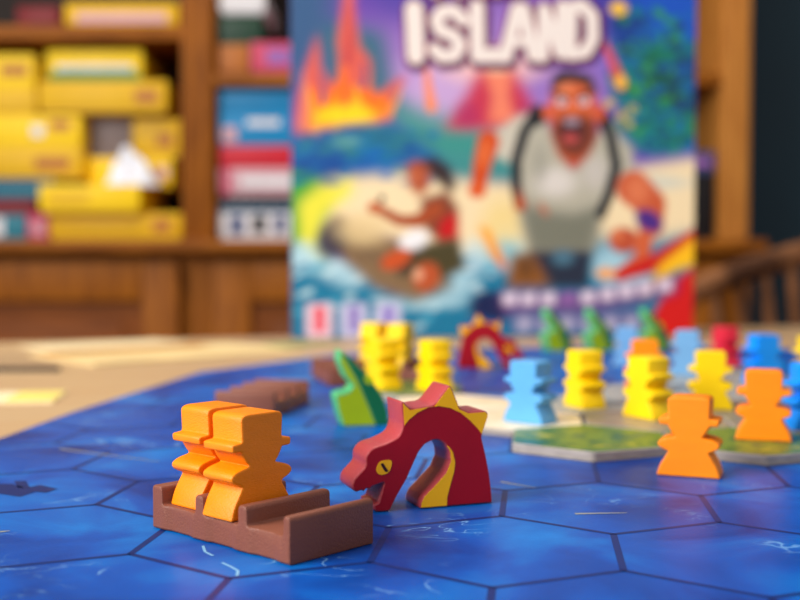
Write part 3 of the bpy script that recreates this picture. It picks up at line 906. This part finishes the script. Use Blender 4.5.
    # fire at left
    poly([(292, 136), (296, 96), (306, 60), (316, 32), (318, 66), (328, 82), (336, 66), (334, 40), (342, -10), (350, -40), (352, 10), (356, 44), (368, 60), (366, 88), (374, 92), (392, 78), (404, 72), (388, 98), (386, 118), (360, 128), (318, 134)], (214, 108, 96), 3)
    poly([(298, 134), (304, 96), (312, 86), (322, 96), (334, 84), (338, 60), (346, 84), (356, 88), (364, 66), (368, 92), (384, 92), (388, 116), (350, 124)], (240, 128, 60), 3)
    poly([(312, 128), (318, 108), (334, 104), (350, 98), (366, 108), (372, 118), (346, 122)], (254, 208, 60), 4)
    for x0, y0, x1, y1, w0, c in ((312, 128, 305, 84, 9, (248, 176, 90)), (326, 124, 330, 92, 10, (250, 160, 60)), (341, 118, 343, 62, 10, (238, 120, 70)), (355, 116, 352, 84, 9, (252, 190, 80)), (372, 118, 380, 96, 9, (248, 150, 60)), (384, 112, 398, 84, 7, (236, 160, 90)),
                                  (300, 126, 302, 70, 8, (214, 140, 130)), (345, 60, 346, 6, 8, (190, 80, 84)), (320, 100, 318, 72, 5, (90, 90, 140)), (360, 84, 360, 62, 6, (96, 86, 140)), (332, 78, 330, 56, 6, (70, 104, 130))):
        stroke([(x0, y0), ((x0 + x1) / 2 + 2, (y0 + y1) / 2), (x1, y1)], w0, c, .85, 3, 2)
    ell(344, 114, 26, 9, (255, 216, 70), .8, .9)
    stroke([(421, 62), (424, 84), (427, 104)], 5, (246, 150, 90), .9, 4, 11)
    stroke([(600, 36), (610, 58), (618, 78)], 6, (220, 96, 90), .9, 4, 12); ell(618, 76, 5, 7, (250, 200, 90), .6)
    ell(615, 2, 9, 7, (240, 196, 96), .6)
    # sea behind, beach
    poly([(285, 132), (330, 132), (390, 118), (430, 150), (450, 175), (285, 190)], (44, 104, 156), 5)
    ell(360, 136, 40, 14, (52, 124, 140), .8, .9); ell(330, 165, 40, 12, (30, 84, 150), .8); ell(370, 160, 22, 14, (10, 110, 176), .8, .8); ell(345, 140, 14, 6, (120, 170, 170), .8, .7)
    poly([(330, 178), (400, 168), (470, 178), (520, 182), (695, 152), (700, 230), (640, 250), (500, 262), (470, 262), (380, 235), (310, 230)], (240, 222, 186), 6)
    ell(650, 178, 40, 8, (206, 210, 200), .8, .7)
    # sea in front
    poly([(285, 190), (310, 214), (320, 250), (400, 292), (480, 250), (530, 262), (590, 235), (640, 240), (700, 230), (700, 340), (285, 340)], (8, 124, 158), 8)
    poly([(286, 168), (320, 178), (330, 198), (310, 240), (290, 240)], (70, 158, 66), 6)
    poly([(296, 200), (320, 180), (350, 174), (348, 192), (322, 212), (312, 246), (330, 260), (316, 262), (298, 244)], (234, 226, 96), 6, .95)
    for cx, cy, rx, ry in ((312, 262, 26, 9), (345, 272, 24, 12), (420, 300, 34, 8), (452, 276, 20, 22), (480, 252, 22, 16), (505, 245, 16, 22), (610, 262, 22, 18), (640, 280, 30, 8), (300, 252, 14, 12)):
        ell(cx, cy, rx, ry, (196, 226, 236), 1.0, .75)
    ell(500, 225, 22, 30, (236, 214, 150), 1.0, .8); ell(502, 252, 18, 14, (110, 190, 214), 1, .7)
    for a in range(90):
        x0, y0 = rng.uniform(292, 500), rng.uniform(255, 325)
        ell(x0, y0, rng.uniform(4, 11), rng.uniform(1.5, 4), [(0, 96, 140), (120, 190, 214), (20, 140, 170), (220, 236, 240)][rng.integers(4)], .9, .55, rng.uniform(-30, 10))
    for a in range(70):
        x0, y0 = rng.uniform(292, 430), rng.uniform(128, 182)
        ell(x0, y0, rng.uniform(4, 10), rng.uniform(2, 4), [(20, 70, 140), (40, 120, 170), (60, 130, 130), (10, 110, 180)][rng.integers(4)], .9, .55, rng.uniform(-20, 10))
    # raft of broken timber
    poly([(318, 230), (336, 212), (350, 222), (398, 238), (440, 264), (448, 284), (412, 300), (372, 286), (340, 258)], (136, 112, 84), 4)
    for a in range(6): stroke([(330 + a * 17, 224 + a * 9), (345 + a * 17, 250 + a * 8)], 3, (98, 82, 66), .7, 3)
    ell(330, 236, 14, 20, (66, 62, 70), .7, .9, 20); ell(360, 226, 26, 16, (226, 204, 160), .9, .8)
    # a castaway kneeling on the raft
    poly([(412, 160), (430, 153), (446, 164), (452, 184), (446, 190), (432, 178), (420, 168)], (58, 40, 38), 2.5)
    poly([(402, 164), (412, 157), (424, 164), (426, 182), (416, 194), (406, 186)], (176, 92, 60), 2.5)
    ell(410, 174, 4, 5, (210, 130, 96), .8, .7)
    poly([(416, 196), (442, 188), (454, 204), (452, 226), (436, 240), (420, 226)], (134, 72, 48), 2.5)
    poly([(436, 218), (453, 208), (455, 238), (434, 240)], (196, 30, 40), 2.5)
    stroke([(432, 206), (414, 218), (396, 218), (374, 206)], 15, (168, 84, 48), 1, 3, 9); ell(371, 205, 7, 6, (190, 104, 64), .5)
    ell(378, 196, 3, 4, (60, 50, 50), .6)
    ell(410, 238, 15, 10, (240, 240, 242), .5, 1, -20)
    poly([(424, 240), (454, 234), (462, 266), (440, 276), (398, 272), (404, 254)], (78, 70, 38), 3)
    poly([(398, 252), (414, 246), (402, 274), (390, 268)], (52, 44, 34), 3, .8)
    ell(392, 257, 16, 9, (196, 94, 54), .45, 1, -25); ell(422, 274, 13, 15, (184, 94, 58), .45, 1, 30); ell(414, 272, 5, 6, (236, 190, 160), .8, .8)
    ell(486, 306, 20, 17, (12, 34, 84), .5); ell(478, 326, 18, 10, (10, 90, 150), .7)
    # a running explorer
    poly([(488, 130), (512, 112), (534, 106), (536, 140), (506, 160), (490, 152)], (206, 200, 184), 3)
    stroke([(484, 138), (478, 160), (474, 184)], 22, (204, 88, 44), 1, 4, 14); ell(473, 187, 9, 8, (216, 104, 60), .5); ell(480, 150, 5, 14, (236, 140, 90), .9, .6, 10)
    poly([(516, 118), (536, 106), (552, 132), (570, 166), (590, 132), (606, 118), (630, 142), (634, 172), (614, 184), (600, 212), (590, 250), (526, 250), (516, 214), (510, 176)], (186, 182, 166), 3)
    poly([(514, 196), (540, 206), (570, 210), (602, 200), (590, 250), (526, 250)], (118, 120, 106), 6, .9)
    ell(552, 178, 20, 14, (226, 220, 214), 1.0, .8); ell(592, 168, 12, 16, (206, 200, 194), 1.0, .7); ell(536, 160, 8, 18, (160, 158, 146), 1, .6)
    ell(540, 206, 4, 8, (190, 110, 80), .8, .6, -30)
    stroke([(534, 106), (520, 128), (512, 156), (512, 184), (516, 202)], 11, (34, 36, 40), 1, 3); stroke([(598, 108), (608, 132), (614, 162), (606, 192), (598, 210)], 11, (34, 36, 40), 1, 3)
    ell(533, 112, 9, 10, (28, 30, 34), .5); ell(602, 116, 7, 9, (28, 30, 34), .5)
    poly([(550, 126), (594, 124), (586, 150), (570, 166), (554, 150)], (188, 88, 48), 3)
    poly([(547, 84), (556, 74), (580, 72), (592, 84), (595, 112), (590, 138), (576, 152), (560, 150), (550, 136), (545, 110)], (208, 108, 70), 2.5)
    ell(597, 108, 5, 9, (206, 98, 62), .5); ell(543, 108, 5, 8, (214, 106, 70), .5)
    ell(562, 84, 9, 5, (232, 150, 110), .9, .7)
    poly([(547, 88), (547, 74), (556, 66), (572, 66), (588, 70), (594, 86), (588, 90), (584, 80), (566, 76), (554, 80)], (66, 48, 38), 2)
    poly([(545, 112), (552, 122), (556, 112), (570, 108), (586, 112), (592, 120), (596, 110), (592, 138), (578, 153), (560, 151), (550, 136)], (112, 56, 40), 2.5, .95)
    ell(568, 126, 11, 14, (74, 30, 36), .35); ell(568, 117, 8, 4, (170, 150, 160), .6); ell(567, 134, 8, 5, (190, 90, 86), .6)
    ell(558, 97, 5.5, 4.5, (226, 206, 212), .5); ell(580, 96, 5.5, 4.5, (226, 206, 212), .5); ell(559, 97, 2, 2, (40, 40, 50), .6); ell(579, 96, 2, 2, (40, 40, 50), .6); ell(569, 104, 5, 7, (226, 128, 88), .8, .8)
    stroke([(548, 88), (563, 92)], 4, (70, 42, 34), 1, 2); stroke([(575, 91), (590, 86)], 4, (70, 42, 34), 1, 2)
    poly([(514, 184), (522, 204), (512, 208)], (220, 110, 60), 3)
    stroke([(632, 184), (650, 200), (650, 222)], 36, (198, 102, 70), 1, 5, 26); ell(636, 186, 12, 14, (228, 146, 108), .9, .6)
    ell(648, 217, 15, 10, (84, 50, 134), .5, 1, 30)
    ell(622, 237, 15, 13, (186, 90, 62), .4); ell(616, 232, 6, 6, (224, 140, 100), .8, .7); stroke([(642, 238), (642, 256), (618, 272)], 19, (206, 110, 74), 1, 4, 11)
    stroke([(618, 273), (660, 258), (700, 236)], 12, (196, 48, 30), 1, 4, 24); ell(604, 271, 10, 6, (236, 176, 120), .7)
    poly([(524, 248), (590, 248), (586, 286), (548, 286), (530, 270)], (36, 46, 66), 3); ell(560, 255, 11, 8, (90, 130, 150), .8, .8)
    poly([(508, 250), (530, 252), (548, 285), (502, 286)], (140, 90, 36), 4); ell(522, 264, 8, 12, (96, 64, 34), .9, .7)
    poly([(474, 222), (484, 226), (498, 252), (500, 266), (488, 254)], (246, 164, 30), 2.5); poly([(490, 248), (502, 262), (500, 270)], (222, 84, 44), 3)
    # red and yellow corner
    poly([(700, 230), (700, 262), (676, 268), (640, 300), (660, 262)], (248, 200, 30), 3, .95); poly([(700, 262), (700, 340), (634, 340), (652, 316), (672, 280)], (204, 14, 24), 2.5)
    # blurred white line of small print on a violet band
    poly([(494, 288), (580, 290), (678, 272), (680, 292), (590, 312), (500, 314)], (120, 70, 130), 4, .8)
    for a in range(9):
        x0 = 498 + a * 20; yy = 298 - max(0, a - 3.5) * 3.0
        poly([(x0, yy - 7), (x0 + 15, yy - 8), (x0 + 15, yy + 5), (x0, yy + 6)], (226, 214, 230) if a not in (3,) else (150, 110, 170), 1.5, .9)
    poly([(505, 316), (640, 306), (640, 332), (505, 332)], (110, 90, 150), 6, .7)
    for a in range(6):
        x0 = 514 + a * 22; poly([(x0, 316), (x0 + 14, 315), (x0 + 14, 329), (x0, 330)], (206, 200, 222), 3, .7)
    # three pale panels with small symbols
    for a, c in ((0, (222, 46, 70)), (1, (140, 120, 190)), (2, (140, 120, 200))):
        x0 = 303 + a * 34
        poly(round_poly([(x0, 300), (x0 + 27, 300), (x0 + 27, 336), (x0, 336)], 6), (226, 200, 214) if a == 0 else (200, 200, 226), 2)
        ell(x0 + 13.5, 310, 5, 6, c, .5); ell(x0 + 13.5, 322, 6, 8, c, .6, .8)
    # title
    def title(pts, wd): return [(pts, wd)]
    letters = []
    bx_ = 408
    A_ = [([(415, 2), (417, 46)], 17),                                                                          # I
          ([(466, 12), (456, 3), (444, 4), (438, 12), (442, 22), (456, 27), (463, 36), (457, 46), (444, 47), (436, 40)], 12),   # S
          ([(480, 0), (481, 46), (502, 46)], 14),                                                                # L
          ([(510, 47), (522, 2), (528, 2), (540, 46)], 13), ([(516, 33), (534, 33)], 9),                         # A
          ([(549, 47), (550, 2), (568, 44), (569, -1)], 12),                                                     # N
          ([(578, 45), (579, 0), (590, -2), (601, 8), (602, 30), (594, 43), (580, 45)], 12)]                     # D
    T_ = [([(420, -52), (452, -54)], 11), ([(436, -52), (437, -16)], 12), ([(462, -54), (463, -16)], 11), ([(486, -55), (487, -17)], 11), ([(463, -35), (486, -36)], 10), ([(500, -55), (501, -18)], 12), ([(501, -55), (524, -57)], 10), ([(501, -37), (520, -38)], 9), ([(501, -19), (524, -21)], 10)]
    def rot(p): return [((x - 506) * 0.96 + 497, y * 1.04 + 3.5 - (x - 506) * 0.02) for x, y in p]
    for p_, w_ in A_ + T_: stroke(rot([(x + 2, y + 3) for x, y in p_]), w_ + 10, (74, 26, 84), 1, 2)
    for p_, w_ in A_ + T_: stroke(rot(p_), w_ + 4.5, (150, 40, 70), .9, 2)
    for p_, w_ in A_ + T_: stroke(rot(p_), w_ + 0.5, (238, 228, 220), 1, 1.5)
    return img, N_

fl_ = Vector((*at(291.5, 80.6, 0).xy, 0)); fr_ = Vector((*at(694, 83.6, 0).xy, 0))
BWd = (fr_ - fl_).length; bxa = math.atan2(fr_.y - fl_.y, fr_.x - fl_.x)
BHt = 29.6; BDp = 7.0
bn = Vector((-math.sin(bxa), math.cos(bxa), 0))
bcn = (fl_ + fr_) / 2 + bn * (BDp / 2 + 0.03)
gb = thing('game_box', 'large upright game box with a colourful island adventure cover and ISLAND title', 'game box', W(bcn.x, bcn.y, T_TOP), bxa)
M['box_side'] = mat('box_side', (52, 60, 130), 0.4, vary=0.1)
M['box_tray'] = mat('box_tray', (190, 200, 220), 0.5)
link('lid', box_mesh(0, -0.2, BHt / 2, BWd, BDp - 0.4, BHt, 0.12), M['box_side'], gb)
link('tray', box_mesh(0, BDp / 2 - 0.3, BHt / 2, BWd - 0.5, 0.6, BHt - 0.5, 0.1), M['box_tray'], gb)
img, NN = cover()
grey_ = img.mean(2, keepdims=True)
img = np.clip(grey_ + (img - grey_) * 1.12, 0, 1) ** 1.12       # richer printing inks
me = bpy.data.meshes.new('mesh')
xs = np.linspace(-BWd / 2 + 0.05, BWd / 2 - 0.05, NN + 1) * S; zs = np.linspace(0.05, BHt - 0.05, NN + 1) * S
XX, ZZ = np.meshgrid(xs, zs)
vv = np.stack([XX.ravel(), np.full(XX.size, (-BDp / 2 - 0.02) * S), ZZ.ravel()], 1)
idx = np.arange((NN + 1) ** 2).reshape(NN + 1, NN + 1)
ff = np.stack([idx[:-1, :-1].ravel(), idx[:-1, 1:].ravel(), idx[1:, 1:].ravel(), idx[1:, :-1].ravel()], 1)
me.vertices.add(len(vv)); me.vertices.foreach_set('co', vv.ravel())
me.loops.add(ff.size); me.loops.foreach_set('vertex_index', ff.ravel())
me.polygons.add(len(ff)); me.polygons.foreach_set('loop_start', np.arange(0, ff.size, 4))
me.update(calc_edges=True)
at_ = me.color_attributes.new('print', 'FLOAT_COLOR', 'POINT')
cc = np.ones((len(vv), 4), np.float32); cc[:, :3] = img.reshape(-1, 3)
at_.data.foreach_set('color', cc.ravel())
pm = bpy.data.materials.new('cover_print'); pm.use_nodes = True
an_ = pm.node_tree.nodes.new('ShaderNodeAttribute'); an_.attribute_name = 'print'
pm.node_tree.links.new(an_.outputs['Color'], pm.node_tree.nodes['Principled BSDF'].inputs['Base Color'])
pm.node_tree.nodes['Principled BSDF'].inputs['Roughness'].default_value = 0.42
link('cover_print', me, pm, gb)

# ------------------------------------------------------------------ papers on the table
M['paper'] = mat('paper', (238, 218, 172), 0.6, vary=0.05)
M['paper_gold'] = mat('paper_gold', (196, 128, 26), 0.6, vary=0.2, vscale=30)
M['paper_lemon'] = mat('paper_lemon', (236, 214, 110), 0.6, vary=0.1)
M['paper_olive'] = mat('paper_olive', (150, 160, 90), 0.6, vary=0.3, vscale=40)
def sheet(pix, key, label, name='sheet', cat='paper', th=0.06, zoff=0.0, curl=0.0, prints=()):
    x0, y0, wd, dp, an = pix                   # near left corner, width, depth, turn (degrees)
    e1 = Vector((math.cos(R(an)), math.sin(R(an)), 0)); e2 = Vector((-e1.y, e1.x, 0)); p0 = Vector((x0, y0, 0))
    g = [p0, p0 + e1 * wd, p0 + e1 * wd + e2 * dp, p0 + e2 * dp]
    c = sum(g, Vector()) / len(g)
    nx, ny = 16, 4
    A, B, C_, D_ = [q - c for q in g]          # near-left, near-right, far-right, far-left
    vs_, fs = [], []
    for lay in (0, th):
        for j in range(ny + 1):
            for i in range(nx + 1):
                u, v = i / nx, j / ny
                q = (A * (1 - u) + B * u) * (1 - v) + (D_ * (1 - u) + C_ * u) * v
                vs_.append((q.x, q.y, lay + zoff + curl * (max(0, 0.5 - u) * 2) ** 2))
    m_ = (nx + 1) * (ny + 1)
    for j in range(ny):
        for i in range(nx):
            a = j * (nx + 1) + i; b = a + 1; c2 = b + nx + 1; d2 = a + nx + 1
            fs += [(a, d2, c2, b), (m_ + a, m_ + b, m_ + c2, m_ + d2)]
    def wall(a, b): fs.append((a, b, m_ + b, m_ + a))
    for i in range(nx):
        wall(i, i + 1); k = ny * (nx + 1); wall(k + i + 1, k + i)
    for j in range(ny):
        wall((j + 1) * (nx + 1), j * (nx + 1)); wall(j * (nx + 1) + nx, (j + 1) * (nx + 1) + nx)
    o = link(name, mesh_of(vs_, fs, smooth=30), M[key], loc=W(c.x, c.y, T_TOP))
    tag(o, label, cat)
    for (u0, u1, v0, v1, pk) in prints:
        q = []
        for u, v in ((u0, v0), (u1, v0), (u1, v1), (u0, v1)):
            s_ = (A * (1 - u) + B * u) * (1 - v) + (D_ * (1 - u) + C_ * u) * v
            q.append((s_.x, s_.y))
        vv_ = [(x, y, zoff + th + curl * (max(0, .5 - (u0 + u1) / 2) * 2) ** 2) for x, y in q] + [(x, y, zoff + th + 0.02 + curl * (max(0, .5 - (u0 + u1) / 2) * 2) ** 2) for x, y in q]
        link('printed_patch', mesh_of(vv_, [(0, 1, 2, 3), (4, 5, 6, 7), (0, 1, 5, 4), (1, 2, 6, 5), (2, 3, 7, 6), (3, 0, 4, 7)], smooth=0), M[pk], o)
    return o
sheet((-20.9, 43.5, 7, 4.0, 8), 'paper', 'white and yellow card at the left edge of the table near the board', 'player_aid', prints=((0.72, 0.99, 0.1, 0.95, 'paper_lemon'),))
M['paper_cream'] = mat('paper_cream', (238, 208, 146), 0.6, vary=0.22, vscale=22)
M['shadow_slab_top'] = mat('shadow_slab_top', (172, 140, 102), 0.6, vary=0.1)
M['shadow_line_side'] = mat('shadow_line_side', (44, 30, 22), 0.7)  # near-black side colour paints the shadow line by the booklet edge
sheet((-16.5, 59.8, 14, 9, 40.5), 'paper_cream', 'cream rule booklet lying flat on the table behind the board', 'rule_booklet', 'booklet', 0.12, prints=((0.03, 0.8, 0.72, 0.95, 'paper_gold'),))
sheet((-22, 69.5, 10, 5, 40.5), 'paper', 'white sheet of paper at the far side of the table behind the booklet', 'sheet', 'paper', 0.05)
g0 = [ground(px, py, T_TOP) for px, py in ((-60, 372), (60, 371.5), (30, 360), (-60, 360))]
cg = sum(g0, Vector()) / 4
tr = thing('shadow_line_slab', 'flat slab with a dark edge standing in for shadow on the table at the left edge of the photo', 'tray', W(cg.x, cg.y, T_TOP))  # added slab, its dark rim stands in for the booklet's shadow
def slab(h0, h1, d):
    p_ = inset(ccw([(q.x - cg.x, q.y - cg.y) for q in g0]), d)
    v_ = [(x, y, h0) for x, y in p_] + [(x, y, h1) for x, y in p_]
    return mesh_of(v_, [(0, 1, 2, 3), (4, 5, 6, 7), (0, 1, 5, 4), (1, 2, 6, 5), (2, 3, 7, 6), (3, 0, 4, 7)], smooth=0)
link('base', slab(0, 0.26, 0), M['shadow_line_side'], tr)
link('top_face', slab(0.26, 0.3, 0.05), M['shadow_slab_top'], tr)
sheet((-7.5, 72.5, 5, 3, 40.5), 'paper_olive', 'small green printed card between the booklet and the box', 'reference_card', 'card')
